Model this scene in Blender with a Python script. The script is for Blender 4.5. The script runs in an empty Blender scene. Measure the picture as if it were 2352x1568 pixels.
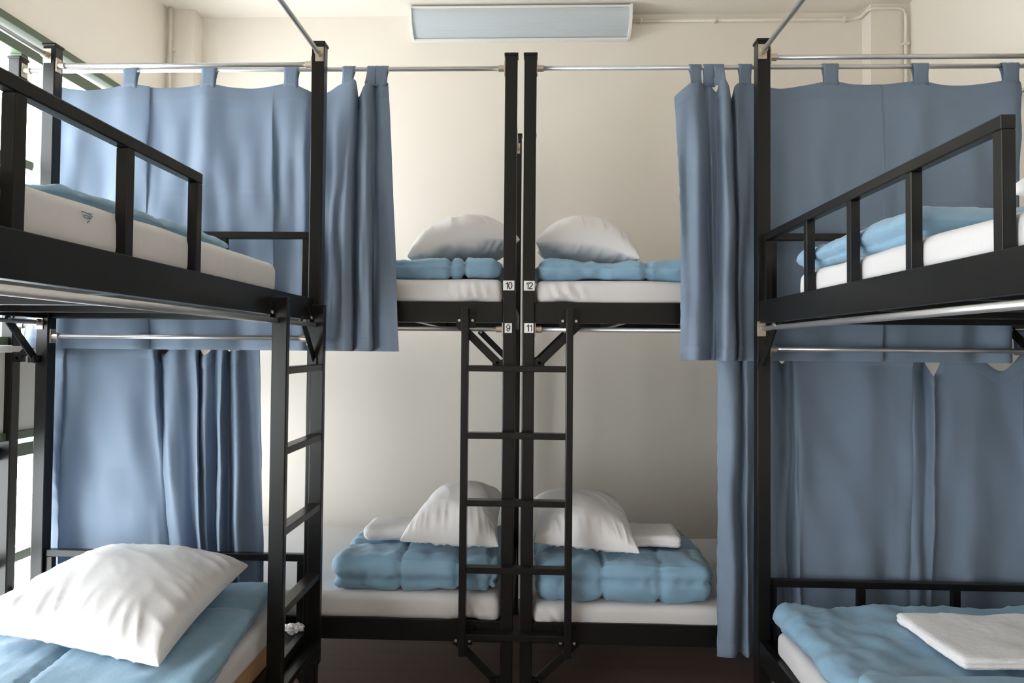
import bpy, bmesh, math, random
from mathutils import Vector, Matrix, noise
random.seed(7)
C = bpy.context.scene.collection
SC = bpy.context.scene
# ------------------------------------------------------------------ camera
ZC = 1.45
F = 1639.0; W_, H_ = 2352, 1568
YAW, PITCH, ROLL = 0.036, 0.025, 0.009
SHX, SHY = 0.0042, -0.0094
fw = Vector((-math.sin(YAW)*math.cos(PITCH), math.cos(YAW)*math.cos(PITCH), math.sin(PITCH)))
rt0 = fw.cross(Vector((0, 0, 1))).normalized(); up0 = rt0.cross(fw)
rt = rt0*math.cos(ROLL) + up0*math.sin(ROLL)
up = -rt0*math.sin(ROLL) + up0*math.cos(ROLL)
cam = bpy.data.cameras.new('camera'); camo = bpy.data.objects.new('camera', cam); C.objects.link(camo)
cam.sensor_width = 36.0; cam.lens = F/W_*36.0; cam.shift_x = SHX; cam.shift_y = SHY; cam.clip_start = .02
camo.matrix_world = Matrix(((rt.x, up.x, -fw.x, 0), (rt.y, up.y, -fw.y, 0), (rt.z, up.z, -fw.z, ZC), (0, 0, 0, 1)))
SC.camera = camo
ORG = Vector((0, 0, ZC))
def ray(px, py):
    a = (px - W_/2 + SHX*W_)/F; b = -(py - H_/2 - SHY*W_)/F
    return fw + rt*a + up*b
def atY(px, py, Y):
    d = ray(px, py); return ORG + d*(Y/d.y)
def atX(px, py, X):
    d = ray(px, py); return ORG + d*(X/d.x)
def atZ(px, py, z):                     # z relative to eye height
    d = ray(px, py); return ORG + d*(z/d.z)
# ------------------------------------------------------------------ world, daylight, exposure
wd = bpy.data.worlds.new('daylight'); SC.world = wd; wd.use_nodes = True
bg = wd.node_tree.nodes['Background']; bg.inputs[0].default_value = (.94, .955, 1.0, 1); bg.inputs[1].default_value = 18.0
SC.view_settings.view_transform = 'Standard'; SC.view_settings.look = 'None'
SC.view_settings.exposure = 0.0; SC.view_settings.gamma = 1.0; SC.view_settings.use_curve_mapping = False
SC.cycles.max_bounces = 10; SC.cycles.diffuse_bounces = 6; SC.cycles.transparent_max_bounces = 12
XL, XR, YB, YN, ZT = -2.17, 2.12, 4.20, -3.2, ZC + 1.99
# windows in the left wall: (y0, y1, z0, z1)
WIN = [(1.90, 4.02, ZC, ZC + 1.36), (1.70, 4.02, .06, ZC - .36), (-1.8, 1.32, .28, ZC + .44)]
for (y0, y1, z0, z1) in WIN:
    l = bpy.data.lights.new('window_portal', 'AREA'); l.shape = 'RECTANGLE'; l.size = y1 - y0; l.size_y = z1 - z0
    l.cycles.is_portal = True
    o = bpy.data.objects.new('window_portal', l); C.objects.link(o)
    o.location = (XL - .16, (y0 + y1)/2, (z0 + z1)/2)
    o.rotation_euler = (0, math.radians(-90), 0)
    o.rotation_euler = Vector((1, 0, 0)).to_track_quat('-Z', 'Z').to_euler()
# ------------------------------------------------------------------ materials
def mat(name, col, rough=.6, metal=0., spec=.5, bump=None, sheen=0, trans=0, var=None, coat=0):
    m = bpy.data.materials.new(name); m.use_nodes = True; nt = m.node_tree; n = nt.nodes; L = nt.links
    b = n['Principled BSDF']; b.inputs['Base Color'].default_value = (*col, 1)
    b.inputs['Roughness'].default_value = rough; b.inputs['Metallic'].default_value = metal
    b.inputs['Specular IOR Level'].default_value = spec
    b.inputs['Sheen Weight'].default_value = sheen; b.inputs['Coat Weight'].default_value = coat
    tc = n.new('ShaderNodeTexCoord')
    if var:                              # (scale vec, amount)
        mp = n.new('ShaderNodeMapping'); mp.inputs['Scale'].default_value = var[0]
        ns = n.new('ShaderNodeTexNoise'); ns.inputs['Scale'].default_value = 1; ns.inputs['Detail'].default_value = 6
        L.new(tc.outputs['Object'], mp.inputs[0]); L.new(mp.outputs[0], ns.inputs['Vector'])
        mx = n.new('ShaderNodeMix'); mx.data_type = 'RGBA'
        mx.inputs[6].default_value = (*[c*(1 - var[1]) for c in col], 1); mx.inputs[7].default_value = (*[min(1, c*(1 + var[1])) for c in col], 1)
        L.new(ns.outputs[0], mx.inputs[0]); L.new(mx.outputs[2], b.inputs['Base Color'])
    if bump:
        last = None
        for (sc, st, dist) in bump:
            mp = n.new('ShaderNodeMapping'); mp.inputs['Scale'].default_value = sc if isinstance(sc, tuple) else (sc, sc, sc)
            ns = n.new('ShaderNodeTexNoise'); ns.inputs['Scale'].default_value = 1; ns.inputs['Detail'].default_value = 5
            bp = n.new('ShaderNodeBump'); bp.inputs['Strength'].default_value = st; bp.inputs['Distance'].default_value = dist
            L.new(tc.outputs['Object'], mp.inputs[0]); L.new(mp.outputs[0], ns.inputs['Vector']); L.new(ns.outputs[0], bp.inputs['Height'])
            if last: L.new(last.outputs[0], bp.inputs['Normal'])
            last = bp
        L.new(last.outputs[0], b.inputs['Normal'])
    if trans:
        out = n['Material Output']; t = n.new('ShaderNodeBsdfTranslucent'); t.inputs[0].default_value = (*col, 1)
        mx = n.new('ShaderNodeMixShader'); mx.inputs[0].default_value = trans
        L.new(b.outputs[0], mx.inputs[1]); L.new(t.outputs[0], mx.inputs[2]); L.new(mx.outputs[0], out.inputs[0])
    return m
M = {}
M['wall'] = mat('painted_plaster', (.80, .745, .665), .75, bump=[(22, .08, .01), (3, .1, .02)], var=((1.5, 1.5, 1.5), .02))
M['ceil'] = mat('ceiling_paint', (.80, .75, .68), .8)
M['floor'] = mat('dark_wood_floor', (.20, .135, .115), .45, var=((1.2, 14, 1), .35), bump=[((2, 60, 1), .15, .004)])
M['black'] = mat('black_gloss_paint', (.008, .0078, .0075), .28, spec=.25, bump=[((60, 60, 60), .06, .002)])
M['steel'] = mat('brushed_steel_tube', (.55, .55, .55), .33, .8)
M['zinc'] = mat('zinc_bracket', (.5, .44, .36), .4, .7)
M['bolt'] = mat('bolt_steel', (.55, .55, .55), .35, .9)
M['curtain'] = mat('blue_grey_curtain_cloth', (.24, .31, .41), .62, spec=.3, sheen=.12, trans=.34, bump=[((260, 260, 40), .12, .002), (14, .12, .01)])
M['duvet'] = mat('teal_blue_quilt_cloth', (.21, .36, .49), .6, spec=.3, sheen=.2, bump=[(20, .25, .012), (70, .15, .004)])
M['sheet'] = mat('white_cotton', (.60, .585, .59), .7, spec=.3, sheen=.15, bump=[((7, 26, 7), .22, .01)])
M['pillow'] = mat('pillow_cotton', (.74, .725, .73), .65, spec=.3, sheen=.15, bump=[(9, .25, .012)])
M['towel'] = mat('terry_cotton', (.82, .80, .815), .95, spec=.1, sheen=.4, bump=[(240, .5, .004), (25, .2, .008)])
M['green'] = mat('green_window_frame', (.085, .115, .07), .45)
M['sticker'] = mat('number_sticker', (.70, .69, .68), .6)
M['ink'] = mat('sticker_ink', (.012, .012, .012), .6)
M['wood'] = mat('plywood_edge', (.42, .25, .12), .6, var=((3, 3, 40), .3))
M['lamp_white'] = mat('lamp_housing', (.80, .80, .76), .45)
M['pipe'] = mat('painted_conduit', (.74, .69, .60), .5)
M['thread'] = mat('blue_thread', (.08, .25, .33), .7)
M['plastic'] = mat('clear_crumpled_plastic', (.75, .74, .74), .2, spec=.8)
d = mat('lamp_diffuser', (.52, .57, .60), .35, spec=.5, bump=[((300, 3, 3), .1, .003)]); M['diff'] = d
g = bpy.data.materials.new('window_glass'); g.use_nodes = True; nt = g.node_tree; nt.nodes.clear()
o_ = nt.nodes.new('ShaderNodeOutputMaterial'); tr = nt.nodes.new('ShaderNodeBsdfTransparent'); gl = nt.nodes.new('ShaderNodeBsdfGlossy'); gl.inputs['Roughness'].default_value = .03
mxs = nt.nodes.new('ShaderNodeMixShader'); mxs.inputs[0].default_value = .07; tr.inputs[0].default_value = (.97, .985, .97, 1)
nt.links.new(tr.outputs[0], mxs.inputs[1]); nt.links.new(gl.outputs[0], mxs.inputs[2]); nt.links.new(mxs.outputs[0], o_.inputs[0]); M['glass'] = g; M['panel'] = mat('grey_panel_paint', (.34, .36, .37), .5)
# ------------------------------------------------------------------ object helpers
def empty(name, loc, label, cat, group=None):
    o = bpy.data.objects.new(name, None); C.objects.link(o); o.location = loc; o.empty_display_size = .1
    o['label'] = label; o['category'] = cat
    if group: o['group'] = group
    bpy.context.view_layer.update()
    return o
def tag(o, label, cat, group=None):
    o['label'] = label; o['category'] = cat
    if group: o['group'] = group
    return o
def link(name, bm, m, parent=None, smooth=False, kind=None, bevel=0, label=None, recalc=True):
    if recalc: bmesh.ops.recalc_face_normals(bm, faces=bm.faces)
    me = bpy.data.meshes.new(name); bm.to_mesh(me); bm.free(); me.materials.append(M[m])
    if smooth: me.polygons.foreach_set('use_smooth', [True]*len(me.polygons))
    o = bpy.data.objects.new(name, me); C.objects.link(o)
    # mesh is in world coordinates: move the origin to the lower centre
    co = [v.co for v in me.vertices]
    if parent is None:
        c = Vector(((min(v.x for v in co)+max(v.x for v in co))/2, (min(v.y for v in co)+max(v.y for v in co))/2, min(v.z for v in co)))
        me.transform(Matrix.Translation(-c)); o.location = c
    else:
        base = Vector((0, 0, 0)); p = parent
        while p: base += p.location; p = p.parent
        me.transform(Matrix.Translation(-base)); o.parent = parent
    if kind: o['kind'] = kind
    if label: o['label'] = label
    if bevel:
        b = o.modifiers.new('bevel', 'BEVEL'); b.width = bevel; b.segments = 2; b.limit_method = 'ANGLE'
    return o
def box(bm, x0, x1, y0, y1, z0, z1):
    vs = [bm.verts.new((x, y, z)) for x in (x0, x1) for y in (y0, y1) for z in (z0, z1)]
    for f in ((0, 1, 3, 2), (4, 6, 7, 5), (0, 4, 5, 1), (2, 3, 7, 6), (0, 2, 6, 4), (1, 5, 7, 3)):
        bm.faces.new([vs[i] for i in f])
def bx(name, m, r, parent=None, bevel=.002, label=None, kind=None):
    bm = bmesh.new(); x = sorted(r[0:2]); y = sorted(r[2:4]); z = sorted(r[4:6])
    box(bm, x[0], x[1], y[0], y[1], z[0], z[1]); return link(name, bm, m, parent, bevel=bevel, label=label, kind=kind)
def tube(bm, pts, r, seg=14, cap=True):
    pts = [Vector(p) for p in pts]; rings = []
    for i, p in enumerate(pts):
        t = (pts[min(i+1, len(pts)-1)] - pts[max(i-1, 0)]).normalized()
        a = t.cross(Vector((0, 0, 1)));
        if a.length < .1: a = t.cross(Vector((0, 1, 0)))
        a.normalize(); b = t.cross(a)
        rings.append([bm.verts.new(p + a*r*math.cos(2*math.pi*k/seg) + b*r*math.sin(2*math.pi*k/seg)) for k in range(seg)])
    for A, B in zip(rings, rings[1:]):
        for k in range(seg): bm.faces.new((A[k], A[(k+1) % seg], B[(k+1) % seg], B[k]))
    if cap: bm.faces.new(rings[0]); bm.faces.new(rings[-1][::-1])
def tb(name, m, pts, r, parent=None, seg=14):
    bm = bmesh.new(); tube(bm, pts, r, seg); return link(name, bm, m, parent, smooth=True)
def bar(bm, a, b, w, t, side):           # flat bar from a to b, width w, thickness t along `side`
    a, b = Vector(a), Vector(b); d = (b-a).normalized(); s = Vector(side); u = d.cross(s).normalized()
    vs = [bm.verts.new(p + u*i*w/2 + s*j*t/2) for p in (a - d*.012, b + d*.012) for i in (-1, 1) for j in (-1, 1)]
    for f in ((0, 1, 3, 2), (4, 6, 7, 5), (0, 4, 5, 1), (2, 3, 7, 6), (0, 2, 6, 4), (1, 5, 7, 3)): bm.faces.new([vs[i] for i in f])
def N(p, s=1.0, o=0.0): return noise.noise(Vector((p[0]*s + o, p[1]*s + o*1.7, p[2]*s - o)))
def axis_samples(a, b, r, step):
    n = max(2, round((b-a-2*r)/step)); k = 5
    s = [a + r*(1-math.cos(math.pi/2*i/k)) for i in range(k)]
    s += [a + r + (b-a-2*r)*i/n for i in range(n+1)]
    s += [b - r*(1-math.cos(math.pi/2*i/k)) for i in range(k-1, -1, -1)]
    return s
def soft_box(name, m, r6, rad, step, disp=None, parent=None):
    x0, x1, y0, y1, z0, z1 = r6; rad = min(rad, (z1-z0)*.499, (x1-x0)*.49, (y1-y0)*.49)
    S = [axis_samples(x0, x1, rad, step), axis_samples(y0, y1, rad, step), axis_samples(z0, z1, rad, step)]
    lo = Vector((x0+rad, y0+rad, z0+rad)); hi = Vector((x1-rad, y1-rad, z1-rad))
    bm = bmesh.new()
    def pt(p):
        p = Vector(p); c = Vector([min(max(p[i], lo[i]), hi[i]) for i in range(3)]); n = p - c
        n = n.normalized() if n.length > 1e-9 else Vector((0, 0, 1))
        q = c + n*rad
        if disp: q = q + disp(q, n)
        return bm.verts.new(q)
    for ax in range(3):
        i, j = [k for k in range(3) if k != ax]
        for side in (S[ax][0], S[ax][-1]):
            g = []
            for a in S[i]:
                row = []
                for b in S[j]:
                    p = [0, 0, 0]; p[ax] = side; p[i] = a; p[j] = b; row.append(pt(p))
                g.append(row)
            for a in range(len(g)-1):
                for b in range(len(g[0])-1):
                    bm.faces.new((g[a][b], g[a+1][b], g[a+1][b+1], g[a][b+1]))
    bmesh.ops.remove_doubles(bm, verts=bm.verts, dist=1e-4)
    return link(name, bm, m, parent, smooth=True)
# ------------------------------------------------------------------ the room
def struct(name, m, boxes, bevel=0):
    bm = bmesh.new()
    for b in boxes: box(bm, *b)
    return link(name, bm, m, kind='structure', bevel=bevel)
struct('floor', 'floor', [(XL-.2, XR+.2, YN-.2, YB+.2, -.1, 0)])
struct('ceiling', 'ceil', [(XL-.2, XR+.2, YN-.2, YB+.2, ZT, ZT+.15)])
struct('wall_back', 'wall', [(XL-.2, XR+.2, YB, YB+.15, 0, ZT)])
struct('wall_right', 'wall', [(XR, XR+.15, YN-.2, YB, 0, ZT)])
struct('wall_front', 'wall', [(XL-.2, XR, YN-.15, YN, 0, ZT)])
def wall_with_holes(holes):
    ys = sorted({YN, YB, *[h[0] for h in holes], *[h[1] for h in holes]}); out = []
    for ya, yb in zip(ys, ys[1:]):
        z = 0
        for h in sorted([h for h in holes if h[0] <= ya and h[1] >= yb], key=lambda h: h[2]):
            out.append((XL-.15, XL, ya, yb, z, h[2])); z = h[3]
        out.append((XL-.15, XL, ya, yb, z, ZT))
    return out
struct('wall_left', 'wall', wall_with_holes(WIN))
# corner pillars
pl = atY(444, 200, 4.09).x; pr = atY(2001, 200, 4.09).x
struct('wall_back_pillar_left', 'wall', [(XL, pl, 4.09, YB, 0, ZT)]); struct('wall_back_pillar_right', 'wall', [(pr, XR, 4.09, YB, 0, ZT)])
for k, (y0, y1, z0, z1) in enumerate(WIN):
    fr = bmesh.new(); t = .035; X0, X1 = XL-.10, XL+.012
    box(fr, X0, X1, y0, y1, z1-t, z1); box(fr, X0, X1, y0, y1, z0, z0+t)
    box(fr, X0, X1, y0, y0+t, z0+t, z1-t); box(fr, X0, X1, y1-t, y1, z0+t, z1-t)
    # top vent bar and sash rails below it
    box(fr, X0+.02, X1-.03, y0+t, y1-t, z1-.115, z1-.06)
    zt = ZC + .78 if k == 0 else .55
    box(fr, X0+.02, X1-.03, y0+t, y1-t, zt-.02, zt+.02)
    n = (2, 3, 4)[k]
    ym = [y0 + (y1-y0)*i/n for i in range(1, n)]
    for y in ym: box(fr, X0+.025, X1-.035, y-.022, y+.022, z0+t, z1-.115)
    w = link('window_%d' % (k+1), fr, 'green', kind='structure', bevel=.003)
    gb = bmesh.new(); box(gb, XL-.062, XL-.058, y0+t, y1-t, z0+t, z1-t)
    link('window_glass', gb, 'glass', w)
    sb = bmesh.new(); box(sb, XL-.15, XL+.03, y0-.02, y1+.02, z0-.03, z0)
    link('window_sill', sb, 'wall', w, bevel=.004)
# ------------------------------------------------------------------ conduits and lamp
r = .0095
pA = atY(380, 400, 4.05).x
t = empty('electrical_conduit', (pA, 4.075, 1.3), 'cream painted conduit running down beside the left corner pillar, above the window-side curtain', 'conduit')
tb('pipe', 'pipe', [(XL+.03, 4.062, 1.3), (XL+.03, 4.062, ZT-.002)], .011, t)
for z in (1.9, 2.45, 3.2): bx('clip', 'pipe', (XL+.012, XL+.048, 4.072, 4.09, z-.01, z+.01), t)
zc = ZT-.045
t = empty('electrical_conduit', (XR-.03, 4.06, 1.3), 'cream painted conduit running from the lamp along the ceiling and down the right corner', 'conduit')
lx = atY(1453, 35, 4.18).x
tb('pipe', 'pipe', [(lx, 4.186, zc), (pr-.07, 4.186, zc), (pr-.045, 4.182, zc), (pr-.02, 4.16, zc+.006), (pr-.014, 4.10, zc+.012), (pr+.0, 4.078, zc+.012), (pr+.03, 4.076, zc+.012),
   (XR-.06, 4.076, zc+.012), (XR-.035, 4.074, zc+.0), (XR-.028, 4.074, zc-.03), (XR-.028, 4.074, 1.3)], r, t)
for x in (.62, 1.05, 1.45, 1.8): bx('clip', 'pipe', (x-.008, x+.008, 4.172, 4.2, zc-.014, zc+.014), t)
for z in (3.2, 2.6, 1.9): bx('clip', 'pipe', (XR-.045, XR-.01, 4.062, 4.09, z-.008, z+.008), t)
A = atY(940, 20, 4.06); B = atY(1453, 12, 4.06); z0 = atY(1200, 71, 4.06).z; z1 = atY(1200, 15, 4.06).z
t = empty('fluorescent_light', ((A.x+B.x)/2, 4.2, z0), 'long unlit white and grey fluorescent wall light high on the back wall', 'light')
def prism(bm, x0, x1, prof):
    L_ = [bm.verts.new((x0, y, z)) for y, z in prof]; R_ = [bm.verts.new((x1, y, z)) for y, z in prof]; n = len(prof)
    bm.faces.new(L_); bm.faces.new(R_[::-1])
    for k in range(n): bm.faces.new((L_[k], L_[(k+1) % n], R_[(k+1) % n], R_[k]))
bm = bmesh.new(); prism(bm, A.x, B.x, [(4.2, z1+.01), (4.045, z1), (4.045, z1-.012), (4.2, z1-.012)]); link('housing', bm, 'lamp_white', t, bevel=.002)
bm = bmesh.new(); pf = [(4.199, z1-.012)] + [(4.052+.135*(1-math.cos(u*math.pi/2*1.0))**1.0, z1-.013-(z1-z0-.02)*math.sin(u*math.pi/2)) for u in [i/10 for i in range(11)]] + [(4.199, z0+.008)]
prism(bm, A.x+.014, B.x-.014, pf); link('diffuser', bm, 'diff', t, smooth=False)
for x in (A.x, B.x-.016):
    bm = bmesh.new(); prism(bm, x, x+.016, [(4.2, z1+.008), (4.042, z1+.004), (4.04, z1-.02)] + [(4.046+.12*(1-math.cos(u*math.pi/2)), z1-.02-(z1-z0-.016)*math.sin(u*math.pi/2)) for u in [i/8 for i in range(1, 9)]] + [(4.2, z0)])
    link('end_cap', bm, 'lamp_white', t, bevel=.001)
bx('trim_strip', 'lamp_white', (A.x+.01, B.x-.01, 4.165, 4.2, z0-.006, z0+.006), t)
# ------------------------------------------------------------------ bunk beds
P = .050
ZU = (ZC+.108, ZC+.192); ZL = (ZC-1.165, ZC-1.080); ZP = ZC+1.195
def brace(parent, a, b, side, w=.032):
    bm = bmesh.new(); bar(bm, a, b, w, .006, side); o = link('brace', bm, 'black', parent, bevel=.001)
    for p in (a, b):
        s = Vector(side); bmb = bmesh.new(); tube(bmb, [Vector(p) - s*.012, Vector(p) + s*.012], .006, 8)
        link('bolt', bmb, 'bolt', o, smooth=False)
def rod(parent, a, b, r=.0095):
    a, b = Vector(a), Vector(b); d = (b-a).normalized()
    o = tb('curtain_rod', 'steel', [a, b], r, parent)
    for p, s in ((a, 1), (b, -1)):
        bm = bmesh.new(); tube(bm, [p + d*s*.001, p + d*s*.028], r+.004, 12)
        q = p + d*s*.002; h = .02
        if abs(d.x) > .5: box(bm, q.x-.002, q.x+.002, q.y-.016, q.y+.016, q.z-.028, q.z+.028)
        else: box(bm, q.x-.016, q.x+.016, q.y-.002, q.y+.002, q.z-.028, q.z+.028)
        link('rod_bracket', bm, 'zinc', o)
def bunk(label, x0, x1, y0, y1, along, inset=.006):
    """x0..x1,y0..y1 outer footprint; along = 'x' or 'y' (length); front = coordinate side of the aisle."""
    t = empty('bunk_bed', ((x0+x1)/2, (y0+y1)/2, 0), label, 'bunk bed', 'black steel bunk beds')
    for x in (x0, x1-P):
        for y in (y0, y1-P):
            bm = bmesh.new(); box(bm, x, x+P, y, y+P, .004, ZP)
            p = link('post', bm, 'black', t, bevel=.004)
            bm = bmesh.new(); box(bm, x-.0035, x+P+.0035, y-.0035, y+P+.0035, ZP-.004, ZP+.008); link('post_cap', bm, 'black', p, bevel=.003)
            bm = bmesh.new(); box(bm, x-.004, x+P+.004, y-.004, y+P+.004, 0, .02); link('foot_cap', bm, 'black', p, bevel=.002)
    th = .03; e = .006
    for (z0, z1) in (ZU, ZL):
        if along == 'x':
            bx('side_rail', 'black', (x0+P, x1-P, y0+e, y0+e+th, z0, z1), t); bx('side_rail', 'black', (x0+P, x1-P, y1-e-th, y1-e, z0, z1), t)
            bx('end_rail', 'black', (x0+e, x0+e+th, y0+P, y1-P, z0, z1), t); bx('end_rail', 'black', (x1-e-th, x1-e, y0+P, y1-P, z0, z1), t)
        else:
            bx('side_rail', 'black', (x0+e, x0+e+th, y0+P, y1-P, z0, z1), t); bx('side_rail', 'black', (x1-inset-th, x1-inset, y0+P, y1-P, z0, z1), t)
            bx('end_rail', 'black', (x0+P, x1-P, y0+e, y0+e+th, z0, z1), t); bx('end_rail', 'black', (x0+P, x1-P, y1-e-th, y1-e, z0, z1), t)
        q = max(e, inset)+th
        bx('bed_board', 'black', (x0+q, x1-q, y0+q, y1-q, z1-.034, z1-.012), t, bevel=0)
        for k in range(1, 5):
            if along == 'x':
                x = x0 + (x1-x0)*k/5; bx('cross_bar', 'black', (x-.015, x+.015, y0+q, y1-q, z0+.006, z1-.034), t)
            else:
                y = y0 + (y1-y0)*k/5; bx('cross_bar', 'black', (x0+q, x1-q, y-.015, y+.015, z0+.006, z1-.034), t)
    return t
def guard(parent, pts_axis, a, b, fixed, zb, zt, ups, w=.028):
    """guard rail: runs along pts_axis from a to b at the `fixed` other coordinate, uprights at ups."""
    bm = bmesh.new()
    if pts_axis == 'y': box(bm, fixed, fixed+w, a, b, zt-w, zt)
    else: box(bm, a, b, fixed, fixed+w, zt-w, zt)
    g = link('guard_rail', bm, 'black', parent, bevel=.003)
    for u in ups:
        bm = bmesh.new()
        if pts_axis == 'y': box(bm, fixed+.001, fixed+w-.001, u, u+w, zb-.002, zt-w)
        else: box(bm, u, u+w, fixed+.001, fixed+w-.001, zb-.002, zt-w)
        link('upright', bm, 'black', g, bevel=.002)
YF = 2.86
# back left (beds 9 and 10)
xa, xb = atY(1, 800, YF).x, atY(1183, 800, YF).x
bl = bunk('black steel bunk bed against the back wall, window side, middle ladder on its right', xa, xb, YF, YF+1.13, 'x')
xc, xd = atY(1199, 800, YF).x, XR-.03
br = bunk('black steel bunk bed against the back wall, middle ladder on its left, away from window', xc, xd, YF, YF+1.13, 'x')
ZRT = ZC+1.148; ZRB = ZC+.083; RY = YF+.026
for t_, a_, b_ in ((bl, xa, xb), (br, xc, xd)):
    rod(t_, (a_+P, RY, ZRT), (b_-P, RY, ZRT)); rod(t_, (a_+P, RY, ZRB), (b_-P, RY, ZRB))
    for xx, s in ((a_+P, 1), (b_-P, -1)):
        for yy in (YF+.012, YF+1.118):
            for dz in (0, -1.262):
                brace(t_, (xx+s*.17, yy, ZC+.095+dz), (xx+s*.02, yy, ZC-.052+dz), (0, 1, 0))
                bm = bmesh.new(); box(bm, min(xx, xx+s*.04), max(xx, xx+s*.04), yy-.012, yy+.012, ZC-.068+dz, ZC-.04+dz); link('brace_plate', bm, 'black', t_)
rod(bl, (xb-.025, YF+P, ZRT-.03), (xb-.025, YF+1.13-P, ZRT-.03)); rod(br, (xc+.025, YF+P, ZRT-.03), (xc+.025, YF+1.13-P, ZRT-.03))
rod(bl, (xa+.025, YF+P, ZRT-.03), (xa+.025, YF+1.13-P, ZRT-.03)); rod(br, (xd-.025, YF+P, ZRT-.03), (xd-.025, YF+1.13-P, ZRT-.03))
guard(bl, 'x', xa+P, xb-P, YF+1.09, ZU[1], ZC+.45, [xa+P, -1.4, -.8]); guard(br, 'x', xc+P, xd-P, YF+1.09, ZU[1], ZC+.45, [.7, 1.3])
# number stickers
def sticker(parent, px0, px1, py0, py1, txt, th):
    a = atY(px0, py1, YF); b = atY(px1, py0, YF)
    bm = bmesh.new(); box(bm, a.x, b.x, YF-.0012, YF-.0002, a.z, b.z); s = link('number_label', bm, 'sticker', parent, label='white sticker reading %s' % txt)
    hh = (b.z-a.z)*.72; wd_ = hh*.56; st = hh*.145; gap = hh*.10; mid = (a+b)/2
    def arc(cx, cy, rx, ry, a0, a1, n=18): return [(cx+rx*math.cos(math.radians(a0+(a1-a0)*i/n)), cy+ry*math.sin(math.radians(a0+(a1-a0)*i/n))) for i in range(n+1)]
    G_ = {'0': (1., [arc(.5, .5, .42, .44, 90, 450, 30)]), '1': (.62, [[(.62, 0), (.62, 1)], [(.60, .90), (.42, .80), (.12, .74)]]),
          '2': (1., [arc(.5, .70, .40, .25, 170, -30) + [(.60, .40), (.22, .20), (.08, .06)], [(.02, .06), (.95, .06)]]),
          '9': (1., [arc(.5, .68, .40, .27, 0, 360, 26), arc(.5, .5, .42, .44, -160, 0, 14) + [(.91, .68)]])}
    tot = sum(G_[c][0]*wd_ for c in txt) + gap*(len(txt)-1); k = min(1., (b.x-a.x)*.88/tot); wd_ *= k; gap *= k; x = mid.x - tot*k/2
    bm = bmesh.new(); lay = 0
    for c in txt:
        fr_, strokes = G_[c]
        for pl_ in strokes:
            pts = [Vector((x + p[0]*wd_*(1 if c != '1' else 1), mid.z - hh/2 + p[1]*hh)) for p in pl_]; lay += 1; rows = []
            for i in range(len(pts)):
                tg = (pts[min(i+1, len(pts)-1)]-pts[max(i-1, 0)]).normalized(); nn = Vector((-tg.y, tg.x))*st/2
                rows.append([bm.verts.new((p.x, YF-.0014-.00003*lay, p.y)) for p in (pts[i]-nn, pts[i]+nn)])
            for r0, r1 in zip(rows, rows[1:]): bm.faces.new((r0[0], r1[0], r1[1], r0[1]))
        x += fr_*wd_ + gap
    link('numeral', bm, 'ink', s)
sticker(bl, 1155.5, 1181.5, 644.5, 666.5, '10', .02); sticker(br, 1203, 1228, 645, 667, '12', .02)
sticker(bl, 1159, 1175.5, 742, 764, '9', .02); sticker(br, 1204, 1225.5, 742, 764, '11', .02)
# left and right bunks along the side walls
YE = 2.79; YNE = .74
XLa = atY(734, 800, YE-P).x; XLo = XLa-1.13
XRa = atY(1740, 800, YE-P).x; XRo = XRa+1.13
lb = bunk('black steel bunk bed along the window wall on the left, ladder hooked on it', XLo, XLa, YNE, YE, 'y', inset=.028)
rb = bunk('black steel bunk bed on the right with the long rising guard rail', XRa, XRo, YNE, YE, 'y')
for t_, xi, xo, s in ((lb, XLa, XLo, -1), (rb, XRa, XRo, 1)):
    rod(t_, (xi+s*.018, YE-P, ZC+1.150), (xi+s*.018, YNE+P, ZC+1.150)); rod(t_, (xo-s*.02, YE-P, ZC+1.150), (xo-s*.02, YNE+P, ZC+1.150))
    rod(t_, (xi+s*.014, YE-P, ZC+.088), (xi+s*.014, YNE+P, ZC+.088)); rod(t_, (xo-s*.014, YE-P, ZC+.092), (xo-s*.014, YNE+P, ZC+.092))
    zr = ZC+1.118 if s < 0 else ZC+1.136
    rod(t_, (min(xi, xo)+P, YE-.03, zr), (max(xi, xo)-P, YE-.03, zr))
    zr = ZC+.038 if s < 0 else ZC+.012
    rod(t_, (min(xi, xo)+P, YE-.026, zr), (max(xi, xo)-P, YE-.026, zr))
    for xx in (xi+s*.012, xo-s*.012):
        for yy, q in ((YE-P, -1), (YNE+P, 1)):
            for dz in (0, -1.262):
                brace(t_, (xx, yy+q*.17, ZC+.098+dz), (xx, yy+q*.02, ZC-.05+dz), (1, 0, 0))
                bm = bmesh.new(); box(bm, xx-.012, xx+.012, min(yy, yy+q*.04), max(yy, yy+q*.04), ZC-.066+dz, ZC-.038+dz); link('brace_plate', bm, 'black', t_)
zg = ZC+.455
guard(lb, 'y', YNE+P, 1.838, XLa-.072, ZU[1], zg, [1.160, 1.492, 1.81])
guard(rb, 'y', 1.355, YE-P, XRa+.020, ZU[1], ZC+.449, [1.355, 1.675, 1.99, 2.305, YE-P-.028])
guard(lb, 'x', XLo+P, XLa-P, YE-.036, ZU[1], zg, [XLa-P-.03, XLa-P-.36, XLa-P-.69, XLo+P])
guard(rb, 'x', XRa+P, XRo-P, YE-.036, ZU[1], zg, [XRa+P, XRa+P+.33, XRa+P+.68, XRo-P-.03])
guard(lb, 'x', XLo+P, XLa-P, YE-.036, ZL[1], ZC-.80, [XLa-P-.03, XLa-P-.36, XLa-P-.69, XLo+P])
guard(rb, 'x', XRa+P, XRo-P, YE-.036, ZL[1], ZC-.86, [XRa+P, XRa+P+.33, XRa+P+.68, XRo-P-.03])
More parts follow.
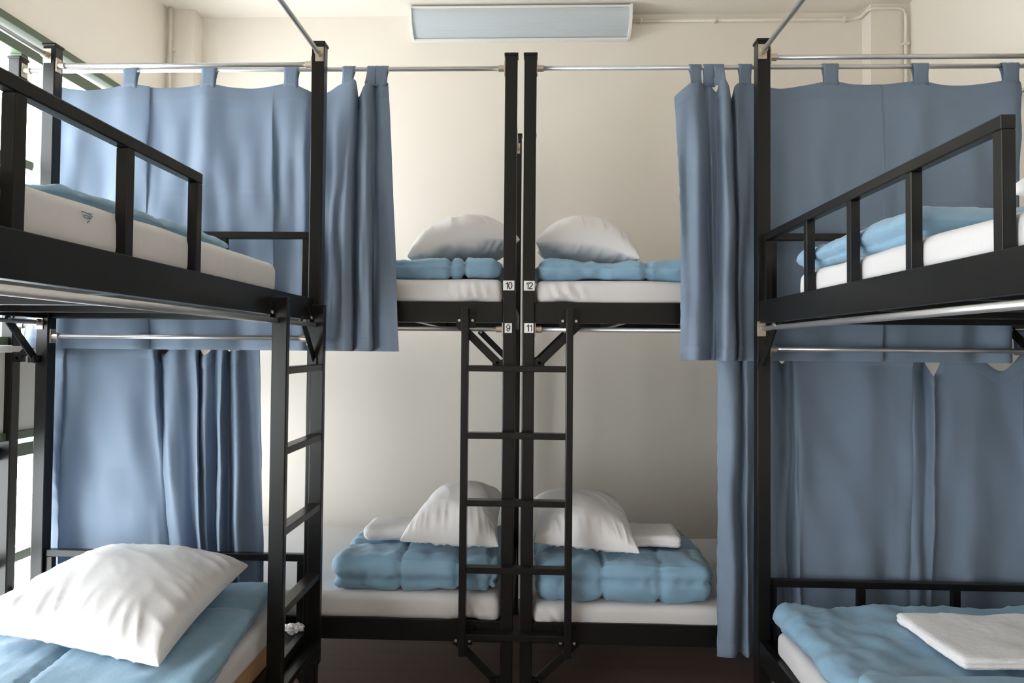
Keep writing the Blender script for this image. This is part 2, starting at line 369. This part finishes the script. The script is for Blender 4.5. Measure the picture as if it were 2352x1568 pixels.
# ------------------------------------------------------------------ ladders
RZ = [-.075, -.340, -.604, -.866, -1.125]
def hookbox(bm, r): box(bm, *r)
def ladder(label, along, c0, c1, face, s, zt):
    """along='x': rails at c0,c1 on plane y=face, sticking out by s*.05."""
    if along == 'x': t = empty('ladder', ((c0+c1)/2, face-.025, ZC-1.18), label, 'ladder')
    else: t = empty('ladder', (face+s*.025, (c0+c1)/2, ZC-1.18), label, 'ladder')
    w = .028; d0, d1 = sorted((face+s*.001, face+s*.052))
    for c in (c0, c1-w):
        if along == 'x': r6 = (c, c+w, d0, d1, ZC-1.20, zt)
        else: r6 = (d0, d1, c, c+w, ZC-1.20, zt)
        rl = bx('rail', 'black', r6, t, bevel=.003)
        # hook plate fixed over the bed rail, with two bolts
        for z in (zt-.05, ZC-1.145):
            bm = bmesh.new()
            if along == 'x': box(bm, c-.024, c+w+.024, face-.0045, face+.0055, z-.028, z+.045)
            else:
                a_, b_ = sorted((face+s*.0045, face-s*.0055)); box(bm, a_, b_, c-.024, c+w+.024, z-.028, z+.045)
            link('hook_plate', bm, 'black', rl, bevel=.001)
        for z in (zt-.05, ZC-1.155):
            for q in (c-.013, c+w+.013):
                bm = bmesh.new()
                if along == 'x': tube(bm, [(q, face-.011, z), (q, face-.002, z)], .006, 6)
                else: tube(bm, [(face+s*.011, q, z), (face+s*.002, q, z)], .006, 6)
                link('bolt', bm, 'bolt', rl)
    for z in RZ:
        if along == 'x': bx('rung', 'black', (c0+w, c1-w, d0+.003, d1-.003, ZC+z-.012, ZC+z+.012), t, bevel=.002)
        else: bx('rung', 'black', (d0+.003, d1-.003, c0+w, c1-w, ZC+z-.012, ZC+z+.012), t, bevel=.002)
    return t
la = atY(1059, 800, YF-.05).x; lb_ = atY(1317, 800, YF-.05).x
ladder('black steel ladder in the middle, across the two numbered posts', 'x', la, lb_, YF, -1, ZC+.166)
ladder('black steel ladder seen at a steep angle on the left bunk bed', 'y', 2.30, 2.738, XLa-.027, 1, ZC+.166)
# ------------------------------------------------------------------ bedding
def mat_disp(seed, amp=.004, pleat=None, z0=0.):
    def f(q, n):
        d = n*(N(q, 6, seed)*amp + N(q, 2, seed+3)*amp*1.3)
        if pleat:
            for (px_, ax) in pleat:
                k = math.exp(-((q[ax]-px_)/.09)**2)*(1-abs(n.z))
                kk = math.exp(-((q[ax]-px_)/.055)**2); lo = max(0, 1-(q.z-z0)/.05)
                d.z += .022*kk*lo*(1-abs(n.z)*.3); d += n*k*.015*abs(math.sin((q[ax]-px_)*75 + (q.z-ZC)*28 + 2*N(q, 8, seed)))
        return d
    return f
G = 'white fitted mattresses'
def mattress(label, r6, seed, pleat=None, rad=.03):
    o = soft_box('mattress', 'sheet', r6, rad, .03 if not pleat else .013, mat_disp(seed, pleat=pleat, z0=r6[4])); tag(o, label, 'mattress'); return o
q = .05
MU = (ZC+.182, ZC+.284); ML = (ZC-1.090, ZC-.985)
m10 = mattress('pale grey mattress on the upper back bunk, left of the middle posts', (xa+q, xb-q-.004, YF+.014, YF+1.07, MU[0], MU[1]), 1, [(xb-.17, 0)])
m12 = mattress('pale grey mattress on the upper back bunk, right of the middle posts', (xc+q+.004, xd-q, YF+.014, YF+1.07, MU[0], MU[1]-.003), 2, [(xc+.17, 0)])
m9 = mattress('white mattress on the lower left back bunk under the folded quilt and towel roll', (xa+q, xb-q-.004, YF+.014, YF+1.09, ML[0], ML[1]), 3, [(xb-.18, 0)])
m11 = mattress('greyish mattress on the lower right back bunk beside the long curtain', (xc+q+.004, xd-q, YF+.014, YF+1.09, ML[0]-.012, ML[1]-.028), 4, [(xc+.15, 0)])
mlu = mattress('grey white mattress high on the left bunk behind the slanting guard rail', (XLo+.05, XLa-.068, YNE+.08, 2.45, MU[0], MU[1]+.006), 5)
mru = mattress('white mattress high on the right bunk behind four guard uprights', (XRa+.052, XRo-.05, YNE+.04, 2.47, MU[0], MU[1]-.012), 6)
bd = bx('bed_base_board', 'wood', (XLo+.045, XLa-.078, YNE+.06, 2.60, ZL[1]-.012, ZC-1.02), lb, label='bare wooden board')
mll = mattress('white mattress at bottom left under the blue quilt, on a bare wooden board', (XLo+.05, XLa-.060, YNE+.07, 2.60, ZC-1.02, ZC-.925), 7)
mrl = mattress('white mattress at bottom right, its corner showing below the blue quilt', (XRa+.018, XRo-.05, YNE+.07, 2.60, ZC-1.082, ZC-.985), 8)
def sq(x): return x*x
def duvet_disp(seed, z0, z1, ax_cuts, yq=None, front=.38, amp=1., fy=None, bulge=.012):
    def f(q, n):
        d = Vector((0, 0, 0)); hz = (q.z-z0)/(z1-z0)
        # large softness, thinning towards the ends
        d += n*(N(q, 5, seed)*.016 + N(q, 13, seed+5)*.009 - abs(N(q, 17, seed+9))*.012 - abs(N((q.x*1.0, q.y*.35, q.z*.35), 30, seed+2))*.007)*amp
        g = 0
        for c in ax_cuts: g = max(g, math.exp(-sq((q.x-c+.006*N(q, 9, 2))/.008)))
        if yq:
            for c in yq: g = max(g, math.exp(-sq((q.y-c)/.011))*max(0, n.z))
        if fy is None or True:
            side = 1-abs(n.z)
            g2 = math.exp(-sq((hz-front-.05*N(q, 4, seed))/.07))*side
        d -= n*(g*.022 + g2*.015)
        d += n*bulge*max(0., 1-abs(hz-.6)*1.6)*(1-abs(n.z))
        # puckers by the seams
        for c in ax_cuts:
            k = math.exp(-abs(q.x-c)/.05); d += n*k*.003*math.sin(q.z*210+q.y*170)
        d += n*.0028*math.sin(q.x*95+5*N(q, 6, seed))*g2*2
        return d
    return f
def duvet(label, r6, seed, cuts, yq=None, rad=.05, front=.38, amp=1., step=.014, name='folded_quilt', group=None):
    o = soft_box(name, 'duvet', r6, rad, step, duvet_disp(seed, r6[4], r6[5], cuts, yq, front, amp*.85)); tag(o, label, 'quilt', group); return o
def cr(px, py, Y): return atY(px, py, Y).x
zt9 = ML[1]-.006
D9 = (cr(772, 1320, 2.96), xb-.06, YF+.03, YF+.70, zt9, zt9+.150)
d9 = duvet('folded blue quilt under pillow and towel roll on the lower left back bed', D9, 11, [cr(923, 1300, 2.95), cr(1054, 1300, 2.95), cr(1130, 1300, 2.95)], [YF+.28, YF+.5])
D11 = (xc+.07, cr(1633, 1330, 2.96), YF-.0+.03, YF+.68, ML[1]-.034, ML[1]+.14)
d11 = duvet('folded blue quilt under pillow and towel on the lower right back bed', D11, 12, [cr(1380, 1300, 2.95), cr(1514, 1300, 2.95)], [YF+.27, YF+.48], front=.55)
z2 = MU[1]
D10 = (cr(906, 620, 2.96)-.35, xb-.06, YF+.04, YF+.62, z2, z2+.092)
d10 = duvet('puffy blue quilt under the pillow on the upper back bed left of the middle posts', D10, 13, [cr(1037, 620, 2.95), cr(1068, 620, 2.95)], None, rad=.04, front=.7, amp=1.1)
D12 = (xc+.06, cr(1590, 620, 2.96)+.35, YF+.03, YF+.6, z2-.003, z2+.088)
d12 = duvet('blue quilt under the pillow on the upper back bed right of the middle posts', D12, 14, [cr(1480, 620, 2.95)], None, rad=.04, front=.7, amp=1.1)
zlu = MU[1]+.006
dlu = duvet('thin blue quilt lying along the upper mattress of the left bunk', (XLo+.10, XLa-.15, 1.42, 2.24, zlu, zlu+.055), 15, [], [1.5, 1.85], rad=.027, amp=.8)
# right upper quilt: a lower layer and a folded-over top layer
zru = MU[1]-.012
dru = duvet('pale blue folded quilt on the upper right bunk behind the guard rail', (XRa+.055, XRo-.25, 1.72, 2.51, zru, zru+.085), 16, [], [2.0, 2.3], rad=.042, amp=.6, front=.2)
dll = duvet('wide blue quilt under the big white pillow at bottom left', (XLo+.19, XLa-.036, 1.38, 2.54, ZC-.925, ZC-.845), 17, [-1.3, -1.62], [1.72, 2.28], rad=.035, amp=.6, front=.5, step=.018)
dll.rotation_euler.z = .13
drl = duvet('blue quilt with a folded hem under the white towel at bottom right', (XRa+.018, XRo-.14, 1.15, 2.60, ZC-.985, ZC-.885), 18, [], [1.3], rad=.045, amp=1.5, front=.15, step=.018)
soft_box('turned_hem', 'duvet', (XRa+.03, XRo-.2, 1.2, 1.985, ZC-.905, ZC-.862), .02, .02, lambda q, n: n*(N(q, 6, 4)*.008+N(q, 16, 2)*.003), drl)
def pillow(label, cor, top, bot, seed, pinch=.07, nu=96, wr=1., lean=0., seam_lift=0.):
    A, B, Cc, D = [Vector(p) for p in cor]          # corners: front-left, front-right, back-right, back-left
    up_ = (B-A).cross(D-A).normalized(); up_ = up_ if up_.z > 0 else -up_
    bm = bmesh.new(); g = {}
    def P_(u, v, s):
        # u,v in [-1,1]
        uu = u*(1-pinch*(1-v*v)); vv = v*(1-pinch*(1-u*u))
        a = (uu+1)/2; b = (vv+1)/2
        p = A*(1-a)*(1-b) + B*a*(1-b) + Cc*a*b + D*(1-a)*b
        e = max(0, (1-u*u))**.62*max(0, (1-v*v))**.62
        e = e**.62
        h = (top if s > 0 else -bot)*e
        edge = (1-e)
        # puckers running in from the edges
        w = abs(math.sin(u*11+3*noise.noise(Vector((u*2, v*1.2, seed)))+v*u*2))**.6*-1.6*(.4+noise.noise(Vector((u*3, 5, seed)))*1.5+.4)*math.exp(-(1-abs(v))/.28)*(1-abs(u)**6)
        w2 = abs(math.sin(v*9+3*noise.noise(Vector((u*1.2, v*2, seed+8)))))**.6*-1.5*(.4+noise.noise(Vector((v*3, 9, seed)))*1.5+.4)*math.exp(-(1-abs(u))/.26)*(1-abs(v)**6)
        k = (1-abs(u)**14)*(1-abs(v)**14)
        pk = lambda a, b, o: -abs(noise.noise(Vector((a*5.5+b*1.2, b*.9, seed+o))))**.72*1.9+.45
        w = pk(u, v, 0)*math.exp(-((1-abs(v))/.30)**2)*(1-abs(u)**6)*(1.35 if v < 0 else .3); w2 = pk(v, u, 7)*math.exp(-((1-abs(u))/.26)**2)*(1-abs(v)**6)
        h += s*wr*k*(.013*w + .009*w2 + .012*noise.noise(Vector((u*1.5, v*1.5, seed+s))) - .004*abs(noise.noise(Vector((u*3+v*2, v*1.1-u, seed+3))))**.5)
        h += seam_lift*max(0, -v)*(1-u*u)
        return bm.verts.new(p + up_*h)
    n = nu
    def S(i): t = i/n*2-1; return math.sin(t*math.pi/2)
    for s in (1, -1):
        g[s] = [[P_(S(i), S(j), s) for j in range(n+1)] for i in range(n+1)]
        for i in range(n):
            for j in range(n):
                bm.faces.new((g[s][i][j], g[s][i+1][j], g[s][i+1][j+1], g[s][i][j+1]))
    bmesh.ops.remove_doubles(bm, verts=bm.verts, dist=1e-4)
    o = link('pillow', bm, 'pillow', smooth=True); tag(o, label, 'pillow'); return o
zp = ZC-.845
# big pillow bottom left
pillow('big sunlit white pillow at bottom left on the wide blue quilt', [(-1.60, 1.97, zp+.055), (-.965, 1.84, zp+.015), (-.985, 2.47, zp+.085), (-1.62, 2.60, zp+.07)], .125, .055, 21, wr=1.1)
z9 = ZC-.838
pillow('plump white pillow on the lower left back bed, behind the ladder', [(cr(918, 1258, 2.95), 2.95, z9+.045), (xb+.0-.062, 2.93, z9+.035), (xb-.062, 3.30, z9+.16), (cr(960, 1258, 2.95)+.02, 3.34, z9+.13)], .155, .05, 22)
pillow('white pillow on the lower right back bed, touching the folded towel', [(xc+.055, 2.95, z9+.05), (cr(1468, 1283, 2.93), 2.92, z9+.022), (cr(1430, 1200, 3.3)+.0, 3.30, z9+.13), (xc+.055, 3.32, z9+.15)], .135, .05, 23)
z10 = D10[5]
pillow('grey white pillow on the upper back bed, left of the middle posts', [(cr(934, 590, 2.96), 2.98, z10+.012), (cr(1205, 520, 3.0)-.02, 2.98, z10+.085), (xb-.06, 3.42, z10+.10), (cr(950, 590, 3.3), 3.40, z10+.02)], .15, .07, 24, seam_lift=.05)
pillow('grey white pillow on the upper back bed, right of the middle posts', [(xc+.052, 2.98, z10+.075), (cr(1470, 597, 2.96), 2.97, z10+.008), (cr(1450, 590, 3.3), 3.38, z10+.02), (xc+.056, 3.42, z10+.10)], .15, .07, 25, seam_lift=.045)
pillow('white pillow at the right edge on the upper right bunk', [(XRa+.05, .80, zru+.03), (XRa+.6, .86, zru+.03), (XRa+.55, 1.42, zru+.04), (atX(2268, 476, XRa+.09).x, 1.45, zru+.05)], .12, .05, 26)
def towel_disp(seed, z0, z1, lay=3, sag=0):
    def f(q, n):
        hz = (q.z-z0)/(z1-z0); d = n*(N(q, 9, seed)*.006 + N(q, 60, seed)*.0018)
        d -= n*.004*abs(math.cos(hz*math.pi*lay))**8*(1-abs(n.z)); return d
    return f
def towel(label, r6, seed, rad=.02, ang=0, lay=2, sag=None):
    o = soft_box('folded_towel', 'towel', r6, rad, .01, towel_disp(seed, r6[4], r6[5], lay)); tag(o, label, 'towel')
    o.rotation_euler.z = ang; return o
x0 = cr(830, 1240, 3.06); x1 = cr(985, 1240, 3.2)
towel('rolled white towel left of the pillow on the lower left back bed', (x0, x1, 3.07, 3.27, z9+.006, z9+.075), 31, rad=.033, lay=1)
x0 = cr(1440, 1240, 3.15); x1 = cr(1563, 1240, 3.1)
towel('folded white towel right of the pillow on the lower right back bed', (x0, x1, 3.03, 3.28, z9+.012, z9+.062), 32, rad=.022, lay=2, ang=-.06)
a_ = atZ(2078, 1425, -.868); b_ = atZ(2155, 1535, -.868)
towel('white terry towel lying on the blue quilt at bottom right', (a_.x-.03, a_.x+.42, b_.y-.0, a_.y, ZC-.872, ZC-.838), 33, rad=.015, lay=2, ang=.03)
bm = bmesh.new(); bmesh.ops.create_icosphere(bm, subdivisions=3, radius=1)
for v in bm.verts:
    c = v.co; k = 1+.55*noise.noise(c*2.3)+.3*noise.noise(c*6); v.co = Vector((XLa-.075+c.x*.036*k, 2.715+c.y*.022*k, ZL[1]+.012+c.z*.019*k))
tag(link('plastic_packet', bm, 'plastic'), 'small crumpled clear plastic packet on the bare end of the bottom left bunk', 'packet')
# small stitched mark on the left upper mattress and crumpled packet
bm = bmesh.new(); pts = []
for i in range(16):
    p = atX(198+14*math.sin(i*.9)*(.4+i/20), 505-i*1.2+6*math.cos(i*.8), XLa-.0685); pts.append((XLa-.0675+.0015, p.y, p.z))
tube(bm, pts, .0008, 5); link('stitched_mark', bm, 'thread', mlu, label='small blue stitched squiggle')
# ------------------------------------------------------------------ curtains
def cat(pts, n):
    out = []; m = len(pts)
    for i in range(m-1):
        p0, p1, p2, p3 = pts[max(i-1, 0)], pts[i], pts[i+1], pts[min(i+2, m-1)]
        for k in range(n):
            t = k/n
            out.append([.5*((2*p1[c]) + (-p0[c]+p2[c])*t + (2*p0[c]-5*p1[c]+4*p2[c]-p3[c])*t*t + (-p0[c]+3*p1[c]-3*p2[c]+p3[c])*t**3) for c in range(len(p1))])
    out.append(list(pts[-1])); return out
def curtain(label, K, rodz, zbot, py, tabw=.062, tablen=.062, sd=1, nv=90, head=.068, fold=1.):
    """K: list of (px_top, dy_top, px_bot, dy_bot, sag, tab?) control columns. dy in cm, + = towards the back."""
    pts = []
    for (pt_, dt, pb, db, sg, tab) in K:
        Yt = RY + dt/100 - .004; Yb = py + db/100
        pts.append((atY(pt_, 200 if rodz > ZC+.5 else 800, Yt).x, Yt, atY(pb, 780 if rodz > ZC+.5 else 1300, Yb).x, Yb, sg/100))
    n = 12; P_ = cat(pts, n); bm = bmesh.new(); g = []
    ztop = rodz - tablen
    for i, (xt, yt, xb_, yb, sg) in enumerate(P_):
        row = []
        for j in range(nv+1):
            v = j/nv; w = 1-(1-min(1, v*1.6))**2*.999
            x = xt + (xb_-xt)*(v*.75+.25*w); y = yt + (yb-yt)*w
            z = ztop - sg*(1-v)**3 + (zbot-ztop)*v
            s = i/n
            wr = N((s*.35, 0, v*.9), 3, sd)*.022*min(1, v*3) + N((x*1.0, 0, z*1.4), 7, sd+2)*.006
            # horizontal storage creases
            wr += fold*N((x*1.0 + .3*z, 0, z*.25), 9, sd+6)*.012*min(1, v*4+.2)
            for cz in (.42, .80):
                wr += .0022*math.exp(-sq((v-cz-.02*N((x, 0, 0), 5, sd))/.006))
            wr += .0045*math.exp(-s/.9)*math.sin(z*75+6*N((x, 0, z), 4, sd))*min(1, v*4)
            row.append(bm.verts.new((x, y + wr, z)))
        g.append(row)
    for i in range(len(g)-1):
        for j in range(nv): bm.faces.new((g[i][j], g[i+1][j], g[i+1][j+1], g[i][j+1]))
    bandc = [[v.co.copy() for v in row] for row in g]
    o = link('curtain', bm, 'curtain', smooth=True, recalc=False); tag(o, label, 'curtain')
    sm = o.modifiers.new('cloth_thickness', 'SOLIDIFY'); sm.thickness = .0012; sm.offset = 0
    H = ztop-zbot
    # stitched header band and bottom hem lie on the front of the cloth
    for nm, f0, f1 in (('header_band', 0, head/H), ('bottom_hem', 1-.055/H, 1.0)):
        bm = bmesh.new(); rows = []
        for i, col in enumerate(bandc):
            rr = []
            for k in range(7):
                fj = (f0+(f1-f0)*k/6)*nv; a = min(int(fj), nv-1); p = col[a].lerp(col[a+1], fj-a)
                i0, i1 = max(i-1, 0), min(i+1, len(bandc)-1); tg = bandc[i1][a]-bandc[i0][a]; nn = Vector((tg.y, -tg.x, 0)).normalized()
                rr.append(bm.verts.new(p + nn*(.0030 if 0 < k < 6 else .0004)))
            rows.append(rr)
        for i in range(len(rows)-1):
            for k in range(6): bm.faces.new((rows[i][k], rows[i+1][k], rows[i+1][k+1], rows[i][k+1]))
        link(nm, bm, 'curtain', o, smooth=True, recalc=False)
    # tab loops over the rod
    for idx, kk in enumerate(K):
        if not kk[5]: continue
        i = idx*n; c = bandc[i][0]; i0, i1 = max(i-6, 0), min(i+6, len(bandc)-1)
        tg = bandc[i1][0]-bandc[i0][0]; tg.z = 0; tg.normalize()
        if tg.x < .75: tg = Vector((.8, .6*(1 if tg.y > 0 else -1), 0))
        bm = bmesh.new(); rows = []; Rr = .0125; zb = c.z-.016
        prof = [(c.y-.0035, zb)]
        for k in range(3): prof.append((c.y-.0035 + (RY-Rr-c.y+.0035)*(k+1)/4, zb + (rodz-zb)*(k+1)/4))
        for k in range(9):
            a = math.pi*(1-k/8); prof.append((RY+Rr*math.cos(a), rodz+Rr*math.sin(a)))
        for k in range(3): prof.append((RY+Rr+(c.y+.0035-RY-Rr)*(k+1)/4, rodz+(zb-rodz)*(k+1)/4))
        prof.append((c.y+.0035, zb))
        w_ = tabw*(.5 if kk[5] == 1 else kk[5]*.5)
        for (y, z) in prof:
            h = (z-zb)/(rodz-zb); nar = 1-.12*math.sin(min(1, h)*math.pi)
            rr = []
            for u in (-1, -.6, -.2, .2, .6, 1):
                yy = y + (tg.y*u*w_)*(1-min(1, h))
                rr.append(bm.verts.new((c.x + tg.x*u*w_*nar, yy + .0015*math.sin(u*9+h*3), z)))
            rows.append(rr)
        for a in range(len(rows)-1):
            for b in range(5): bm.faces.new((rows[a][b], rows[a][b+1], rows[a+1][b+1], rows[a+1][b]))
        tl = link('tab_loop', bm, 'curtain', o, smooth=True, recalc=False)
        sm = tl.modifiers.new('cloth_thickness', 'SOLIDIFY'); sm.thickness = .0015; sm.offset = 0
    return o
YU = YF-.034       # resting depth of the upper curtains, in front of the bed rail
YLc = YF-.018
# columns: px top, dy, px bottom, dy, sag, tab
curtain('upper left curtain, flat near the window and gathered right of the left post',
 [(92, 0, 55, .6, 2, 0), (112, -.6, 75, -.8, 0, 1), (160, .8, 125, .6, 1.2, 0), (205, 1.0, 175, 1.4, 1.8, 0), (255, .4, 225, .4, 1.0, 0), (297, -1.0, 280, -1.6, 0, 1), (340, -.4, 335, -1.0, .6, 0), (346, .5, 342, .8, .8, 0),
  (390, .6, 380, .9, 1.2, 0), (440, .2, 425, .2, .7, 0), (478, -1.0, 470, -1.6, 0, 1), (530, .6, 520, .6, 1.1, 0), (580, .9, 570, 1.4, 1.5, 0), (622, .3, 628, -.5, .8, 0), (632, .0, 636, .9, .5, 0), (668, -.6, 672, .6, 0, 1),
  (705, -.4, 700, -1.0, 2.5, 0), (725, 1.5, 718, 1.5, 3.5, 0), (752, 1.2, 752, 2.0, 3.0, 0), (775, -.5, 764, -1.0, 1.0, 0), (797, -2.8, 785, -6.5, 0, .95), (816, -4.0, 805, -5.0, 0, 0), (824, 2.4, 812, 2.6, 4.5, 0),
  (836, -5.5, 830, -6.0, 3.0, 0), (850, -3.0, 850, -5.6, 0, .75), (860, 1.0, 856, 2.2, .5, 0), (864, .8, 862, 1.2, .2, 0), (874, -1.5, 884, -1.6, 0, .95), (892, -.5, 917, -.8, 0, 0)],
 ZRT, atY(800, 806, YU).z, YU, sd=3)
curtain('upper right curtain, gathered left of the right post and flat behind the right bunk',
 [(1549, -.5, 1564, -3.0, 6, 0), (1572, -2.5, 1580, -4.0, 3, 0), (1600, -3.0, 1606, -6.0, 0, .9), (1617, 1.8, 1628, 2.6, .2, 0), (1628, 1.0, 1640, 1.0, 0, .8), (1645, 1.0, 1648, 1.0, 3.5, 0), (1655, -3.6, 1664, -6.0, .4, .85),
  (1672, -4.5, 1684, -5.0, 1.8, 0), (1680, 2.8, 1690, 2.6, 5.5, 0), (1690, -2.5, 1700, -1.6, 2, 0), (1712, -.5, 1712, .4, 0, .9), (1740, .5, 1736, .4, 1.0, 0), (1790, 1.2, 1790, .8, 2.4, 0), (1850, .6, 1840, -.3, 1.2, 0), (1908, -.5, 1900, .5, 0, 1.0),
  (1960, .5, 1950, .3, .9, 0), (2020, .7, 2018, -.4, .9, 0), (2028, .9, 2027, .6, .9, 0), (2070, .2, 2070, .2, .4, 0), (2115, -.5, 2105, -.4, 0, 1.0), (2165, .6, 2150, .6, 1.2, 0), (2215, .9, 2200, -.3, 1.4, 0), (2265, .5, 2250, .4, .8, 0), (2322, -.6, 2302, -.6, -.3, 1.1), (2345, .2, 2322, .3, .2, 0)],
 ZRT, atY(1700, 828, YU).z, YU, sd=8)
curtain('blue curtain closing the lower left back bed, pulled into folds at its right end',
 [(112, 0, 95, -.5, .5, 1), (146, -.6, 138, -1.2, 1.2, 0), (152, .4, 146, .8, 1.4, 0), (200, .9, 190, 1.2, 1.5, 0), (250, .4, 250, -1.6, .8, 0), (295, -.5, 310, -2.0, 0, 1), (335, -.4, 370, .6, .5, 0), (352, -1.4, 392, .8, 1.5, 0), (366, 6.5, 406, 1.2, 2, 0), (378, 1.5, 420, -2.6, 6, 0),
  (402, -1.5, 440, -1.6, 2, .9), (430, .8, 455, 2.0, 1, 0), (450, -2.6, 470, -5.0, 2, 0), (458, 6.0, 477, -2.0, 3, 0), (468, -2.2, 482, -4.0, 5.5, 0), (482, -2.4, 492, 1.8, 4, 0), (496, .8, 500, 2.0, .8, .8), (512, -3.2, 512, -6.0, .8, 0), (526, 1.8, 530, 1.8, 4, 0), (540, -3.2, 556, -5.0, 2, .8), (566, .4, 592, .8, .8, 0), (596, -.6, 612, -.6, .2, 0)],
 ZRB, ZC-1.185, YLc, sd=14, tablen=.06)
curtain('blue grey curtain of the lower right back bed, hanging low beside the right post',
 [(1648, -1.5, 1645, -2.6, .5, 0), (1668, -3.2, 1668, -4.6, 0, .8), (1694, -2.4, 1690, -4.2, 1.5, 0), (1700, 1.8, 1698, .6, 5, 0), (1712, -1.8, 1716, -3.4, 1, .8), (1730, -.6, 1728, .2, .5, 0), (1748, 1.6, 1750, .8, 2, 0), (1768, .6, 1772, .6, 3, .8), (1782, 2.5, 1788, 1.8, 4, 0), (1796, 5.5, 1800, 2.0, 7, 0), (1812, 3.4, 1815, 2.2, 3, 0),
  (1824, -1.2, 1832, -1.0, .5, 0), (1850, -.6, 1850, -.6, 0, 1), (1920, .9, 1915, .9, 1.4, 0), (1990, -.4, 1985, -1.2, 1.0, 0), (2040, .6, 2040, .8, .4, 1), (2090, -.2, 2080, -.4, 1.5, 0), (2098, .2, 2095, -.9, 2, 0), (2118, 6.0, 2112, -.6, 5.0, 0), (2143, -1.5, 2136, -1.4, 11, 0), (2149, .8, 2142, .9, 10, 0), (2180, .8, 2190, .9, 1.5, 1), (2240, .2, 2230, -.8, 3, 0), (2300, .9, 2290, .9, 9, 0), (2350, -.4, 2350, -.8, 1, 1)],
 ZRB, ZC-1.172, YLc, sd=21, tablen=.06)
